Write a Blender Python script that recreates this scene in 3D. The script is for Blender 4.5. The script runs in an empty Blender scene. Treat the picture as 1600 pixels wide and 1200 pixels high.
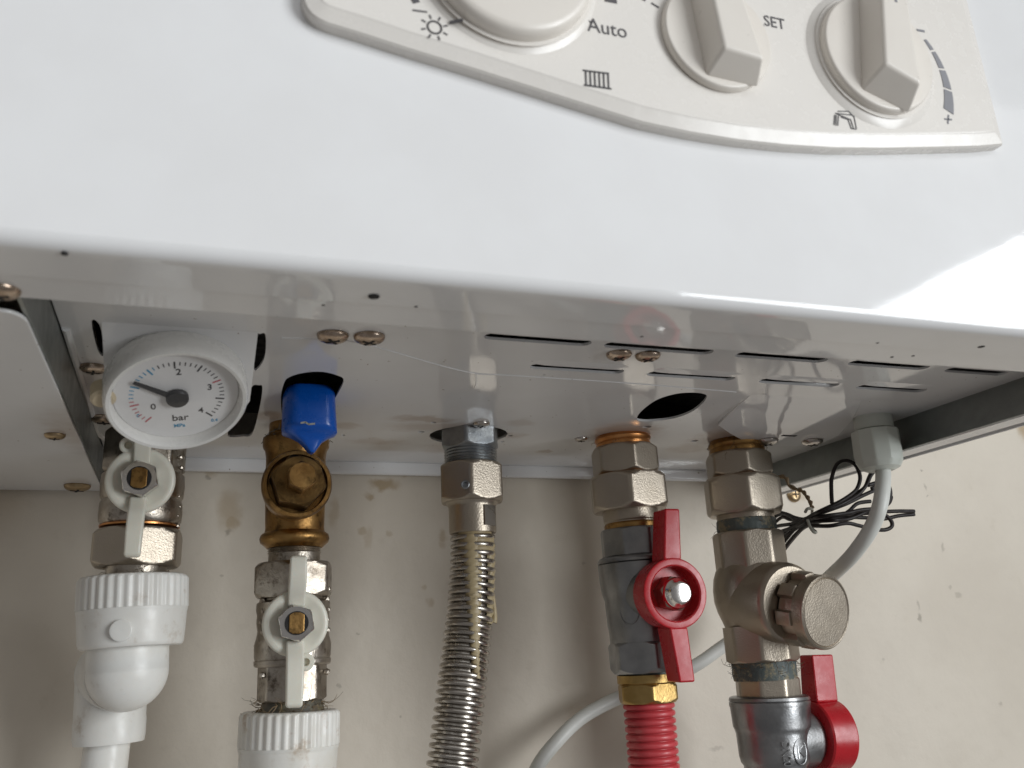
import bpy, bmesh, math, random
from mathutils import Vector, Matrix
random.seed(7)
scn = bpy.context.scene
COL = scn.collection
PI = math.pi

# ------------------------------------------------------------------ camera
F = 1430.17                                    # focal length in photograph pixels (1600 wide)
CX = Vector((.94398938, -.32707659, -.04364576))   # camera right
CD = Vector((.05213946, .27845709, -.95903239))    # camera down
CF = Vector((.32583051, .90304073, .27991414))     # camera forward
cam_d = bpy.data.cameras.new('camera')
cam_d.sensor_width = 36; cam_d.lens = 36 * F / 1600
cam_d.clip_start = .005; cam_d.clip_end = 60
cam_d.dof.use_dof = True; cam_d.dof.focus_distance = .49; cam_d.dof.aperture_fstop = 19
cam = bpy.data.objects.new('camera', cam_d); COL.objects.link(cam)
cam.matrix_world = Matrix(((CX[0], -CD[0], -CF[0], 0), (CX[1], -CD[1], -CF[1], 0), (CX[2], -CD[2], -CF[2], 0), (0, 0, 0, 1)))
scn.camera = cam

# ------------------------------------------------------------------ light: room ambience + one window on the right + an added fill lamp
w = bpy.data.worlds.new('World'); scn.world = w; w.use_nodes = True
w.node_tree.nodes['Background'].inputs[0].default_value = (.98, .95, .94, 1)
w.node_tree.nodes['Background'].inputs[1].default_value = .155
la = bpy.data.lights.new('window_light', 'AREA'); la.shape = 'RECTANGLE'
la.size = 1.45; la.size_y = 1.25; la.energy = 52; la.color = (.94, .975, 1)
lo = bpy.data.objects.new('window_light', la); COL.objects.link(lo)
lo.matrix_world = Matrix(((0, 0, 1, 1.5), (1, 0, 0, -1.475), (0, 1, 0, .105), (0, 0, 0, 1)))   # on the right-hand room wall, facing -X
lc = bpy.data.lights.new('room_fill', 'AREA'); lc.shape = 'RECTANGLE'
lc.size = 7.4; lc.size_y = 1.4; lc.energy = 30; lc.color = (.95, .98, 1)
lco = bpy.data.objects.new('room_fill', lc); COL.objects.link(lco)
lco.location = (1.1, -2.3, 1.65); lco.rotation_euler = (math.radians(90), 0, 0)   # added fill lamp for the front face, standing in for the unseen far wall
scn.view_settings.view_transform = 'Standard'; scn.view_settings.look = 'None'
scn.view_settings.exposure = .16; scn.view_settings.gamma = 1

# ------------------------------------------------------------------ helpers
def ray(px, py): return CX * (px - 800) + CD * (py - 600) + CF * F
def at(px, py, y):
    d = ray(px, py); return d * (y / d.y)
def atz(px, py, z):
    d = ray(px, py); return d * (z / d.z)
def rr(hw, p): return hw * p.dot(CF) / F
BASE = {}
def empty(name, loc):
    o = bpy.data.objects.new(name, None); COL.objects.link(o); o.location = loc; o.empty_display_size = .02
    BASE[o] = Vector(loc); return o
def tag(o, label=None, cat=None, group=None, kind=None):
    for k, v in (('label', label), ('category', cat), ('group', group), ('kind', kind)):
        if v: o[k] = v
    return o
def thing(name, label, cat, loc, group=None): return tag(empty(name, loc), label, cat, group)
def obj(name, bm, mat, parent=None, ang=32, recalc=True):
    off = BASE.get(parent, Vector((0, 0, 0)))
    if recalc: bmesh.ops.recalc_face_normals(bm, faces=bm.faces[:])
    bm.normal_update(); lim = math.radians(ang)
    for f in bm.faces: f.smooth = True
    for e in bm.edges:
        e.smooth = not (len(e.link_faces) == 2 and e.calc_face_angle(0) > lim)
    bmesh.ops.translate(bm, verts=bm.verts[:], vec=-off)
    me = bpy.data.meshes.new(name); bm.to_mesh(me); bm.free()
    me.materials.append(mat)
    o = bpy.data.objects.new(name, me); COL.objects.link(o)
    if parent: o.parent = parent; BASE[o] = off
    wn = o.modifiers.new('weighted_normals', 'WEIGHTED_NORMAL'); wn.keep_sharp = True
    return o
def frame(A, ref=Vector((1, 0, 0))):
    A = A.normalized()
    u = ref - A * ref.dot(A)
    if u.length < 1e-4: u = Vector((0, 0, 1)) - A * A.z
    u.normalize(); return u, A.cross(u)
def lathe(bm, O, A, prof, n=40, fn=None, cap=True, ref=Vector((1, 0, 0))):
    A = A.normalized(); u, v = frame(A, ref); rings = []
    for i, (t, r) in enumerate(prof):
        ring = []
        for k in range(n):
            th = 2 * PI * k / n
            q = fn(th, r, i, t) if fn else r
            ring.append(bm.verts.new(O + A * t + (u * math.cos(th) + v * math.sin(th)) * q))
        rings.append(ring)
    for a, b in zip(rings, rings[1:]):
        for k in range(n): bm.faces.new((a[k], a[(k + 1) % n], b[(k + 1) % n], b[k]))
    if cap:
        for r in (rings[0], rings[-1]): bm.faces.new(r)
    return rings
def polyr(th, a, n=6, p=70, rot=0):
    s = 0
    for k in range(n):
        c = math.cos(th - rot - 2 * PI * k / n)
        if c > 0: s += c ** p
    return a * s ** (-1 / p)
def hexnut(bm, O, A, t0, t1, rc, rot=0, n=6, ch0=True, ch1=True, seg=96, ref=Vector((1, 0, 0)), k=1.15):
    a = rc * math.cos(PI / n) * 1.01; ext = rc - a; d = ext / k * 1.25
    s = 1 if t1 > t0 else -1
    rows = []
    for q in (0, .25, .5, .75, 1): rows.append((t0 + s * d * q, a * .985 + d * q * k if ch0 else 9))
    for q in (1, .75, .5, .25, 0): rows.append((t1 - s * d * q, a * .985 + d * q * k if ch1 else 9))
    lathe(bm, O, A, [(t, l) for t, l in rows], n=seg, fn=lambda th, r, i, t: min(r, polyr(th, a, n, 70, rot)), ref=ref)
def smooth_path(pts, k=6, closed=False):
    n = len(pts); out = []
    for i in range(n if closed else n - 1):
        if closed: p = [pts[(i + j - 1) % n] for j in range(4)]
        else: p = [pts[max(0, i - 1)], pts[i], pts[i + 1], pts[min(n - 1, i + 2)]]
        for j in range(k):
            t = j / k
            out.append(.5 * ((2 * p[1]) + (p[2] - p[0]) * t + (2 * p[0] - 5 * p[1] + 4 * p[2] - p[3]) * t * t + (3 * p[1] - p[0] - 3 * p[2] + p[3]) * t ** 3))
    if not closed: out.append(pts[-1].copy())
    return out
def path_frames(pts):
    fr = []; u = None
    for i, p in enumerate(pts):
        t = (pts[min(i + 1, len(pts) - 1)] - pts[max(i - 1, 0)]).normalized()
        if u is None: u, v = frame(t)
        else:
            u = (u - t * u.dot(t)).normalized(); v = t.cross(u)
        fr.append((p, t, u, v))
    return fr
def tube(bm, pts, r, n=12, cap=True, closed=False):
    rings = []
    for i, (p, t, u, v) in enumerate(path_frames(pts)):
        q = r(i) if callable(r) else r
        rings.append([bm.verts.new(p + (u * math.cos(2 * PI * k / n) + v * math.sin(2 * PI * k / n)) * q) for k in range(n)])
    pairs = list(zip(rings, rings[1:])) + ([(rings[-1], rings[0])] if closed else [])
    for a, b in pairs:
        for k in range(n): bm.faces.new((a[k], a[(k + 1) % n], b[(k + 1) % n], b[k]))
    if cap and not closed:
        bm.faces.new(rings[0]); bm.faces.new(rings[-1])
def box(bm, x0, x1, y0, y1, z0, z1):
    v = [bm.verts.new((x, y, z)) for x in (x0, x1) for y in (y0, y1) for z in (z0, z1)]
    for f in ((0, 1, 3, 2), (4, 6, 7, 5), (0, 4, 5, 1), (2, 3, 7, 6), (0, 2, 6, 4), (1, 5, 7, 3)): bm.faces.new([v[i] for i in f])
def prism(bm, pts, vec):
    a = [bm.verts.new(p) for p in pts]; b = [bm.verts.new(p + vec) for p in pts]; n = len(pts)
    for i in range(n): bm.faces.new((a[i], a[(i + 1) % n], b[(i + 1) % n], b[i]))
    bm.faces.new(a); bm.faces.new(b)
def loft(bm, loops, cap=True):
    R = [[bm.verts.new(p) for p in l] for l in loops]; n = len(R[0])
    for a, b in zip(R, R[1:]):
        for i in range(n): bm.faces.new((a[i], a[(i + 1) % n], b[(i + 1) % n], b[i]))
    if cap: bm.faces.new(R[0]); bm.faces.new(R[-1])
def bevel(bm, wd, seg=2, ang=30):
    bmesh.ops.recalc_face_normals(bm, faces=bm.faces[:])
    es = [e for e in bm.edges if len(e.link_faces) == 2 and e.calc_face_angle(0) > math.radians(ang)]
    bmesh.ops.bevel(bm, geom=es, offset=wd, segments=seg, profile=.5, affect='EDGES', clamp_overlap=True)
def B(): return bmesh.new()
def eval_mesh(data):
    o = bpy.data.objects.new('tmp', data); COL.objects.link(o)
    dg = bpy.context.evaluated_depsgraph_get()
    me = bpy.data.meshes.new_from_object(o.evaluated_get(dg))
    bpy.data.objects.remove(o); return me
def text_bm(s, size, O, r, u, n, h=.00015, xs=1, bold=0, shear=0):
    c = bpy.data.curves.new('t', 'FONT'); c.body = s; c.size = size; c.align_x = 'CENTER'; c.align_y = 'CENTER'
    c.resolution_u = 3; c.offset = bold; c.extrude = h; c.shear = shear
    me = eval_mesh(c); bm = B(); bm.from_mesh(me); bpy.data.meshes.remove(me); bpy.data.curves.remove(c)
    for v in bm.verts: v.co = O + r * (v.co.x * xs) + u * v.co.y + n * v.co.z
    return bm
def strokes(bm, segs, wd, n, h=.00015):
    """flat printed strokes: list of 3D polylines lying in the plane with normal n"""
    for pts in segs:
        for a, b in zip(pts, pts[1:]):
            d = (b - a).normalized(); s = d.cross(n).normalized() * wd / 2; e = d * wd * .15
            prism(bm, [a - s - e, b - s + e, b + s + e, a + s - e], n * h)

# ------------------------------------------------------------------ materials
class NT:
    def __init__(self, name):
        self.m = bpy.data.materials.new(name); self.m.use_nodes = True
        self.t = self.m.node_tree; self.b = self.t.nodes['Principled BSDF']
        self.co = self.t.nodes.new('ShaderNodeTexCoord').outputs['Object']
    def n(self, k, **kw):
        x = self.t.nodes.new(k)
        for a, v in kw.items(): setattr(x, a, v)
        return x
    def l(self, a, b): self.t.links.new(a, b)
    def noise(self, scale, detail=4, rough=.55, co=None, dist=0):
        x = self.n('ShaderNodeTexNoise'); x.inputs['Scale'].default_value = scale; x.inputs['Detail'].default_value = detail
        x.inputs['Roughness'].default_value = rough; x.inputs['Distortion'].default_value = dist
        self.l(co or self.co, x.inputs['Vector']); return x.outputs['Fac']
    def ramp(self, f, lo, hi, a=0., b=1.):
        x = self.n('ShaderNodeMapRange'); x.interpolation_type = 'SMOOTHSTEP'
        for i, v in ((1, lo), (2, hi), (3, a), (4, b)): x.inputs[i].default_value = v
        self.l(f, x.inputs[0]); return x.outputs[0]
    def mix(self, f, a, b):
        x = self.n('ShaderNodeMix', data_type='RGBA')
        if isinstance(f, float): x.inputs[0].default_value = f
        else: self.l(f, x.inputs[0])
        for i, c in ((6, a), (7, b)):
            if isinstance(c, tuple): x.inputs[i].default_value = (*c, 1)
            else: self.l(c, x.inputs[i])
        return x.outputs[2]
    def math(self, op, a, b):
        x = self.n('ShaderNodeMath', operation=op)
        for i, c in ((0, a), (1, b)):
            if isinstance(c, (int, float)): x.inputs[i].default_value = c
            else: self.l(c, x.inputs[i])
        return x.outputs[0]
    def bump(self, f, strength, dist, prev=None):
        x = self.n('ShaderNodeBump'); x.inputs['Strength'].default_value = strength; x.inputs['Distance'].default_value = dist
        self.l(f, x.inputs['Height'])
        if prev: self.l(prev, x.inputs['Normal'])
        return x.outputs[0]
    def setc(self, c):
        if isinstance(c, tuple): self.b.inputs['Base Color'].default_value = (*c, 1)
        else: self.l(c, self.b.inputs['Base Color'])
    def setr(self, r):
        if isinstance(r, (int, float)): self.b.inputs['Roughness'].default_value = r
        else: self.l(r, self.b.inputs['Roughness'])
    def stains(self, lst, wob=.006, wscale=120):
        """mask of irregular blots round given object-space points (point, radius, strength[, stretch])"""
        nz = self.n('ShaderNodeTexNoise'); nz.inputs['Scale'].default_value = wscale; nz.inputs['Detail'].default_value = 5
        self.l(self.co, nz.inputs['Vector'])
        s = self.n('ShaderNodeVectorMath', operation='MULTIPLY_ADD'); self.l(nz.outputs['Color'], s.inputs[0])
        s.inputs[1].default_value = (wob * 2,) * 3; s.inputs[2].default_value = (-wob,) * 3
        ad = self.n('ShaderNodeVectorMath', operation='ADD'); self.l(self.co, ad.inputs[0]); self.l(s.outputs[0], ad.inputs[1])
        acc = None
        for it in lst:
            p, r, k = it[:3]; st = it[3] if len(it) > 3 else (1, 1, 1)
            sb = self.n('ShaderNodeVectorMath', operation='SUBTRACT'); self.l(ad.outputs[0], sb.inputs[0]); sb.inputs[1].default_value = p
            ml = self.n('ShaderNodeVectorMath', operation='MULTIPLY'); self.l(sb.outputs[0], ml.inputs[0]); ml.inputs[1].default_value = st
            ln = self.n('ShaderNodeVectorMath', operation='LENGTH'); self.l(ml.outputs[0], ln.inputs[0])
            q = self.ramp(ln.outputs['Value'], r, r * .3, 0, k)
            acc = q if acc is None else self.math('MAXIMUM', acc, q)
        return acc
def metal(name, c1, c2, rough=.36, bs=900, bstr=.5, blot=70, grime=None, gr=(.56, .72), bd=.0003, rv=(.85, 1.3)):
    t = NT(name); f = t.noise(blot, 5)
    c = t.mix(t.ramp(f, .35, .68), c1, c2)
    if grime: c = t.mix(t.ramp(t.noise(150, 6, .65), gr[0], gr[1], 0, .85), c, grime)
    t.setc(c); t.b.inputs['Metallic'].default_value = 1
    t.setr(t.ramp(t.noise(110, 4), .3, .7, rough * rv[0], rough * rv[1]))
    nb = t.bump(t.noise(bs, 2, .5), bstr, bd); t.l(nb, t.b.inputs['Normal']); return t.m
def plastic(name, c, rough=.35, c2=None, grime=None, gs=140, gr=(.6, .75), gk=.6, bstr=.08, spec=.5, sss=0):
    t = NT(name); col = t.mix(t.ramp(t.noise(45, 4), .35, .7), c, c2 or tuple(x * .92 for x in c))
    if grime: col = t.mix(t.ramp(t.noise(gs, 7, .68), gr[0], gr[1], 0, gk), col, grime)
    t.setc(col); t.setr(t.ramp(t.noise(200, 4), .3, .7, rough * .85, rough * 1.25)); t.b.inputs['Specular IOR Level'].default_value = spec
    if sss:
        t.b.inputs['Subsurface Weight'].default_value = sss; t.b.inputs['Subsurface Radius'].default_value = (.004, .003, .0025); t.b.inputs['Subsurface Scale'].default_value = 1
    t.l(t.bump(t.noise(300, 3), bstr, .0005), t.b.inputs['Normal']); return t.m

WALL_Y = .582; PLATE_Z = .12; FRONT_Y = .2273; PIPE_Y = .482
def wall_mat():
    t = NT('painted_plaster')
    c = t.mix(t.ramp(t.noise(9, 5), .3, .7), (.74, .675, .575), (.67, .605, .51))
    c = t.mix(t.ramp(t.noise(60, 6, .7), .55, .8, 0, .5), c, (.60, .535, .44))
    def S(px, py, r, k, st=(1, 0, 1)): return (tuple(at(px, py, WALL_Y)), r, k, st)
    tan = t.stains([S(600, 757, .008, .85, (.6, 0, 1.6)), S(577, 775, .004, .7), S(566, 830, .0035, .5), S(608, 835, .003, .4), S(690, 838, .005, .55), S(672, 940, .004, .45),
                    S(662, 918, .003, .4), S(632, 742, .004, .4), S(358, 795, .012, .5, (1.2, 0, .7)), S(362, 815, .006, .7), S(330, 735, .006, .45), S(1597, 660, .012, .9, (.8, 0, .5)),
                    S(575, 840, .004, .3, (1, 0, .4)), S(690, 850, .004, .4), S(8, 700, .03, .4, (1, 0, .5)), S(523, 800, .004, .4, (1, 0, .3)), S(900, 1120, .01, .25), S(1250, 775, .006, .4)], .004, 160)
    c = t.mix(t.math('MULTIPLY', tan, .8), c, (.38, .26, .12))
    dk = t.stains([S(1440, 735, .0018, .7), S(1446, 760, .002, .55, (1, 0, .5)), S(1451, 775, .0015, .6), S(1475, 855, .0022, .5, (1, 0, .45)), S(1437, 965, .0022, .75, (1, 0, .4)),
                   S(1435, 945, .002, .5, (1, 0, .4)), S(1500, 930, .003, .4, (.6, 0, 1)), S(1486, 918, .002, .4), S(1120, 1170, .003, .4, (.4, 0, 1.4)), S(357, 830, .003, .7), S(325, 745, .002, .6),
                   S(345, 900, .0015, .4), S(530, 1070, .0015, .5), S(910, 880, .002, .35), S(560, 990, .0012, .5), S(628, 1120, .0012, .5), S(1560, 1100, .003, .4), S(1380, 1030, .002, .3)], .003, 260)
    c = t.mix(t.math('MULTIPLY', dk, .7), c, (.20, .17, .13)); t.setc(c); t.setr(.55); t.b.inputs['Specular IOR Level'].default_value = .35
    b = t.bump(t.noise(14, 3), .35, .01); b = t.bump(t.noise(150, 5, .6), .25, .0012, b)
    t.l(b, t.b.inputs['Normal']); return t.m
def enamel_mat(name, stains=True):
    t = NT(name); c = t.mix(t.ramp(t.noise(30, 4), .3, .7), (.80, .80, .80), (.775, .772, .77))
    if stains:
        c = t.mix(t.ramp(t.noise(420, 2, .4), .76, .78, 0, .8), c, (.20, .13, .07))
        def S(px, py, r, k, st=(1, 1, 0)):
            p = atz(px, py, PLATE_Z); return (tuple(p - Vector(BOILER)), r, k, st)
        r = t.stains([S(665, 655, .014, .5, (.6, 1.4, 0)), S(690, 668, .02, .4, (.5, 1.3, 0)), S(790, 680, .01, .35, (.6, 1, 0)), S(850, 705, .006, .45), S(970, 676, .028, .55), S(1015, 670, .012, .5),
                      S(1140, 682, .03, .55), S(1080, 700, .02, .3), S(590, 690, .012, .3, (.5, 1, 0)), S(540, 665, .01, .35), S(150, 610, .035, .45, (1.5, .6, 0)), S(420, 650, .014, .5),
                      S(700, 700, .02, .3), S(810, 660, .012, .25)], .008, 90)
        c = t.mix(r, c, (.33, .19, .09))
    t.setc(c); t.setr(t.ramp(t.noise(40, 3), .3, .7, .035, .06) if not stains else t.ramp(t.noise(40, 3), .3, .7, .06, .1)); t.b.inputs['Specular IOR Level'].default_value = .5
    b = t.bump(t.noise(11, 2), .05, .004); b = t.bump(t.noise(420, 2), .02, .0004, b); t.l(b, t.b.inputs['Normal']); return t.m
BOILER = (.17, .58, .1)
M = {}
M['wall'] = wall_mat()
M['enamel'] = enamel_mat('white_enamel', True)
M['enamel_clean'] = enamel_mat('white_enamel_front', False)
M['shaded_side'] = metal('shaded_side_sheet', (.33, .345, .335), (.27, .285, .275), .42, 300, .06, 25)  # dark grey puts the shade on the casing's inner sides into the colour
M['cream'] = plastic('cream_plastic', (.80, .765, .715), .24, (.795, .76, .71), bstr=.003)
M['knob'] = plastic('beige_plastic', (.78, .735, .67), .32, (.76, .71, .645), bstr=.03)
M['ink'] = plastic('grey_ink', (.10, .095, .10), .5)
M['ink2'] = plastic('mid_grey_ink', (.25, .25, .27), .5)
M['nickel'] = metal('nickel_plate', (.46, .405, .335), (.42, .365, .295), .40, 1100, .5, 40, (.16, .11, .07), (.70, .85), rv=(.96, 1.06))
M['nickel_old'] = metal('worn_nickel', (.49, .445, .385), (.32, .275, .225), .34, 800, .5, 90, (.09, .07, .05), (.52, .7))
M['zinc'] = metal('zinc_alloy', (.36, .36, .36), (.25, .255, .26), .34, 600, .3, 50, (.08, .07, .06), (.66, .85))
M['zinc_bolt'] = metal('zinc_dull', (.42, .43, .43), (.27, .29, .31), .42, 500, .3, 70, (.12, .10, .08), (.55, .75))
M['steel'] = metal('stainless_steel', (.50, .465, .42), (.38, .35, .31), .27, 500, .06, 60)
M['bright'] = metal('polished_steel', (.8, .78, .75), (.66, .63, .6), .16, 400, .05, 60)
M['brass'] = metal('old_brass', (.45, .27, .10), (.28, .15, .05), .36, 700, .4, 70, (.07, .045, .02), (.52, .72))
M['brass_dark'] = metal('tarnished_brass', (.24, .145, .055), (.13, .08, .032), .36, 700, .4, 80, (.05, .03, .015), (.5, .7))
M['brass_new'] = metal('brass', (.50, .345, .14), (.38, .25, .09), .34, 700, .4, 60, (.15, .08, .03), (.62, .8))
M['copper'] = metal('copper_ring', (.70, .34, .13), (.5, .21, .07), .3, 500, .2, 60, (.12, .05, .02), (.6, .8))
M['screw'] = metal('screw_steel', (.52, .42, .34), (.36, .27, .2), .24, 400, .1, 200, (.09, .06, .04), (.6, .8))
M['screw_zinc'] = metal('screw_zinc', (.62, .58, .54), (.5, .46, .42), .25, 400, .1, 200)
M['screw_brass'] = metal('screw_brass', (.44, .33, .2), (.34, .24, .13), .34, 400, .15, 200, (.12, .07, .03))
M['red'] = plastic('red_plastic', (.50, .014, .022), .28, (.44, .011, .018), (.34, .22, .16), 110, (.66, .82), .4, .06)
M['red_soft'] = plastic('red_corrugated_plastic', (.58, .07, .08), .36, (.48, .045, .055), (.62, .30, .26), 60, (.52, .75), .45, .08, sss=.2)
M['blue'] = plastic('blue_plastic', (.001, .10, .52), .28, (.001, .085, .45), (.25, .33, .5), 120, (.74, .8), .5, .1)
M['ppr'] = plastic('white_pipe_plastic', (.80, .79, .75), .34, (.75, .73, .68), (.34, .24, .14), 75, (.56, .76), .5, .12, sss=.1)
M['ppr_dirty'] = plastic('dirty_white_plastic', (.78, .765, .72), .36, (.70, .67, .60), (.36, .22, .10), 70, (.53, .72), .65, .15, sss=.1)
M['handle'] = plastic('milky_plastic', (.74, .72, .63), .33, (.70, .68, .585), (.36, .28, .18), 130, (.63, .8), .35, .1, sss=.35)
M['gland'] = plastic('pale_grey_plastic', (.62, .65, .59), .36, (.59, .62, .56), (.3, .28, .2), 90, (.66, .85), .3, .06)
M['cable'] = plastic('grey_cable', (.70, .71, .67), .4, (.66, .67, .63), (.34, .30, .22), 80, (.64, .85), .35, .1)
M['wire'] = plastic('black_wire', (.018, .014, .014), .45, (.024, .019, .018), spec=.25)
M['string'] = plastic('tan_string', (.30, .22, .13), .8, (.24, .17, .1))
M['tie'] = plastic('pale_tie', (.42, .42, .36), .5)
M['hemp'] = plastic('hemp_fibre', (.22, .15, .08), .8, (.11, .075, .04))
M['joint'] = plastic('joint_paste', (.12, .09, .055), .6, (.07, .075, .065), (.22, .19, .11), 160, (.5, .65), .8, .8)
M['joint_green'] = plastic('green_joint_paste', (.10, .12, .11), .5, (.045, .065, .07), (.30, .25, .15), 140, (.5, .62), .8, .8)
M['sealant'] = plastic('yellow_sealant', (.42, .34, .20), .42, (.35, .27, .15), (.08, .06, .035), 260, (.6, .7), .6, .35)
M['dial'] = plastic('dial_card', (.80, .79, .78), .5)
M['black'] = plastic('black_plastic', (.025, .025, .028), .4)
M['red_ink'] = plastic('red_ink', (.55, .12, .14), .5)
M['blue_ink'] = plastic('blue_ink', (.05, .30, .50), .5)
M['case'] = plastic('white_gauge_plastic', (.76, .75, .72), .25, (.74, .73, .70), bstr=.03)
M['amber'] = plastic('yellowed_plastic', (.60, .50, .34), .4)
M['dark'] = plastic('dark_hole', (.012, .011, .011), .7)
def lens_mat():
    t = NT('clear_lens'); nt = t.t; nt.nodes.remove(t.b)
    tr = t.n('ShaderNodeBsdfTransparent'); gl = t.n('ShaderNodeBsdfGlossy'); gl.inputs['Roughness'].default_value = .06
    mx = t.n('ShaderNodeMixShader'); mx.inputs[0].default_value = .07; t.l(tr.outputs[0], mx.inputs[1]); t.l(gl.outputs[0], mx.inputs[2])
    t.l(mx.outputs[0], nt.nodes['Material Output'].inputs[0]); return t.m
M['lens'] = lens_mat()

# ================================================================== THE SETTING: the wall behind
bm = B(); NXW = 60
g = [[bm.verts.new((-.9 + 2.4 * i / NXW, WALL_Y + .0018 * math.sin(i * .9 + j * .35) + .0015 * math.sin(j * .8 - i * .3), -.9 + 1.8 * j / NXW)) for j in range(NXW + 1)] for i in range(NXW + 1)]
for i in range(NXW):
    for j in range(NXW): bm.faces.new((g[i][j], g[i + 1][j], g[i + 1][j + 1], g[i][j + 1]))
wall = tag(obj('wall', bm, M['wall'], ang=180), kind='structure')

# ================================================================== THE BOILER
boiler = thing('boiler', 'large white enamelled wall boiler with cream control panel, seen from below', 'boiler', BOILER)
XL, XR = -.15, .405
# front: one folded sheet, rounded along its bottom edge, with a double-folded lip behind
prof = [(FRONT_Y, .75), (FRONT_Y, .103)]
for k in range(1, 8):
    a = PI / 2 * k / 8; prof.append((FRONT_Y + .004 - .004 * math.cos(a), .103 - .004 * math.sin(a)))
prof += [(.233, .099), (.2485, .0990), (.2492, .0996), (.2665, .0998), (.2668, .1025), (.2668, .1185), (.2656, .1185), (.2656, .1012), (.2335, .1005), (.2288, .1045), (.2288, .75)]
bm = B(); prism(bm, [Vector((XL, y, z)) for y, z in prof], Vector((XR - XL, 0, 0)))
obj('front_panel', bm, M['enamel_clean'], boiler, 20)
for x in (XL, XR - .0015):
    bm = B(); box(bm, x, x + .0015, .2290, .578, .1, .75); obj('side_panel', bm, M['enamel_clean'], boiler)
bm = B(); box(bm, XL + .002, XR - .002, .2290, .578, .745, .7485); obj('top_panel', bm, M['enamel_clean'], boiler)
# left: inner side sheet and wide white flange with rounded front corner
bm = B(); prism(bm, [Vector((-.0478, .268, .1015)), Vector((-.0478, .578, .1015)), Vector((-.0478, .578, .1215)), Vector((-.0478, .268, .1215))], Vector((-.0012, 0, 0))); obj('inner_side_sheet', bm, M['shaded_side'], boiler); bm = B()
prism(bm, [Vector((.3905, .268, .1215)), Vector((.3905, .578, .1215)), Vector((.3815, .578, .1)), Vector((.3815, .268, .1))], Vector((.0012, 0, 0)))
obj('inner_side_sheet', bm, M['shaded_side'], boiler)
bm = B(); pts = [Vector((-.0482, .578, .1)), Vector((-.0482, .289, .1))]
for k in range(1, 7):
    a = PI / 2 * k / 6; pts.append(Vector((-.0482 - .006 * (1 - math.cos(a)), .289 - .009 * math.sin(a), .1)))
pts += [Vector((XL + .002, .276, .1)), Vector((XL + .002, .578, .1))]
prism(bm, pts, Vector((0, 0, .0014))); bevel(bm, .0006, 2); obj('left_flange', bm, M['enamel'], boiler)
bm = B(); box(bm, .3850, .3975, .270, .577, .1, .1014); box(bm, .3962, .3975, .270, .577, .1018, .15); bevel(bm, .0004, 1); obj('right_flange', bm, M['enamel_clean'], boiler)
# bottom plate with real openings
def zpts(px): return [(p.x, p.y) for p in smooth_path([atz(a, b, PLATE_Z) for a, b in px], 4, closed=True)]
holes = []
row1 = [(760, 521, 930, 532), (945, 538, 1120, 547), (1155, 551, 1297, 561), (1330, 565, 1455, 573), (1485, 575, 1582, 581)]
row2 = [(830, 570.5, 978, 578.5), (1015, 581.5, 1150, 590.5), (1190, 593, 1313, 600.5), (1345, 602, 1455, 607)]
slots = []
for i, (a, b, c, d) in enumerate(row1 + row2):
    p, q = atz(a, b, PLATE_Z), atz(c, d, PLATE_Z); yy = .325 if i < 5 else .359
    slots.append((p.x, q.x, yy)); h = .0038
    o = []
    for k in range(7): t = PI / 2 + PI * k / 6; o.append((p.x + h + h * math.cos(t), yy + h * math.sin(t)))
    for k in range(7): t = -PI / 2 + PI * k / 6; o.append((q.x - h + h * math.cos(t), yy + h * math.sin(t)))
    holes.append(o)
holes.append(zpts([(995, 655), (999, 646), (1012, 634), (1030, 623), (1058, 615), (1085, 613.5), (1101, 616), (1104, 621), (1096, 632), (1078, 645), (1052, 654), (1020, 658), (1002, 658)]))
holes.append(zpts([(143, 503), (154, 505), (160, 527), (161, 556), (152, 545)]))
holes.append(zpts([(400, 526), (406, 522), (415, 524), (413, 560), (397, 579)]))
holes.append(zpts([(394, 604), (404, 602), (410, 606), (405, 640), (394, 678), (380, 682), (356, 681), (366, 655), (384, 628)]))
holes.append(zpts([(439, 628), (444, 598), (455, 588), (478, 582), (503, 581), (525, 586), (537, 596), (520, 630), (512, 660), (450, 660)]))
def circ_hole(px, py, r):
    p = atz(px, py, PLATE_Z); return [(p.x + r * math.cos(2 * PI * k / 20), p.y + r * math.sin(2 * PI * k / 20)) for k in range(20)]
for (px, py, r) in ((732, 680, .0225), (972, 688, .0168), (1150, 698, .0185), (225, 700, .02), (677, 660, .0016), (658, 675, .0018), (797, 681, .0018), (785, 690, .0012),
                    (1011, 667, .0026), (1085, 689, .0024), (850, 586, .0007), (748, 612, .0005), (166, 700, .0035), (536, 680, .0012)):
    holes.append(circ_hole(px, py, r))
cu = bpy.data.curves.new('c', 'CURVE'); cu.dimensions = '2D'; cu.fill_mode = 'BOTH'; cu.extrude = .0006
def spl(pts):
    s = cu.splines.new('POLY'); s.points.add(len(pts) - 1); s.use_cyclic_u = True
    for q, (x, y) in zip(s.points, pts): q.co = (x, y, 0, 1)
spl([(-.0474, .262), (.3898, .262), (.3898, .576), (-.0474, .576)])
for h in holes: spl(h)
me = eval_mesh(cu); bm = B(); bm.from_mesh(me); bpy.data.curves.remove(cu)
bmesh.ops.translate(bm, verts=bm.verts[:], vec=(0, 0, PLATE_Z + .0006))
plate = obj('bottom_plate', bm, M['enamel'], boiler, 30)
bm = B()                                        # the plate's turned-down rear edge and left rib
box(bm, -.0473, .3897, .5715, .5764, .1120, .1207); bevel(bm, .0020, 4)
obj('rear_fold', bm, M['enamel'], plate)
bm = B(); tube(bm, smooth_path([atz(a, b, PLATE_Z + .0003) for a, b in ((103, 512), (118, 560), (135, 615), (150, 668), (160, 682), (185, 688))], 5), .0016, 8)
obj('pressed_rib', bm, M['enamel'], plate)
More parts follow.
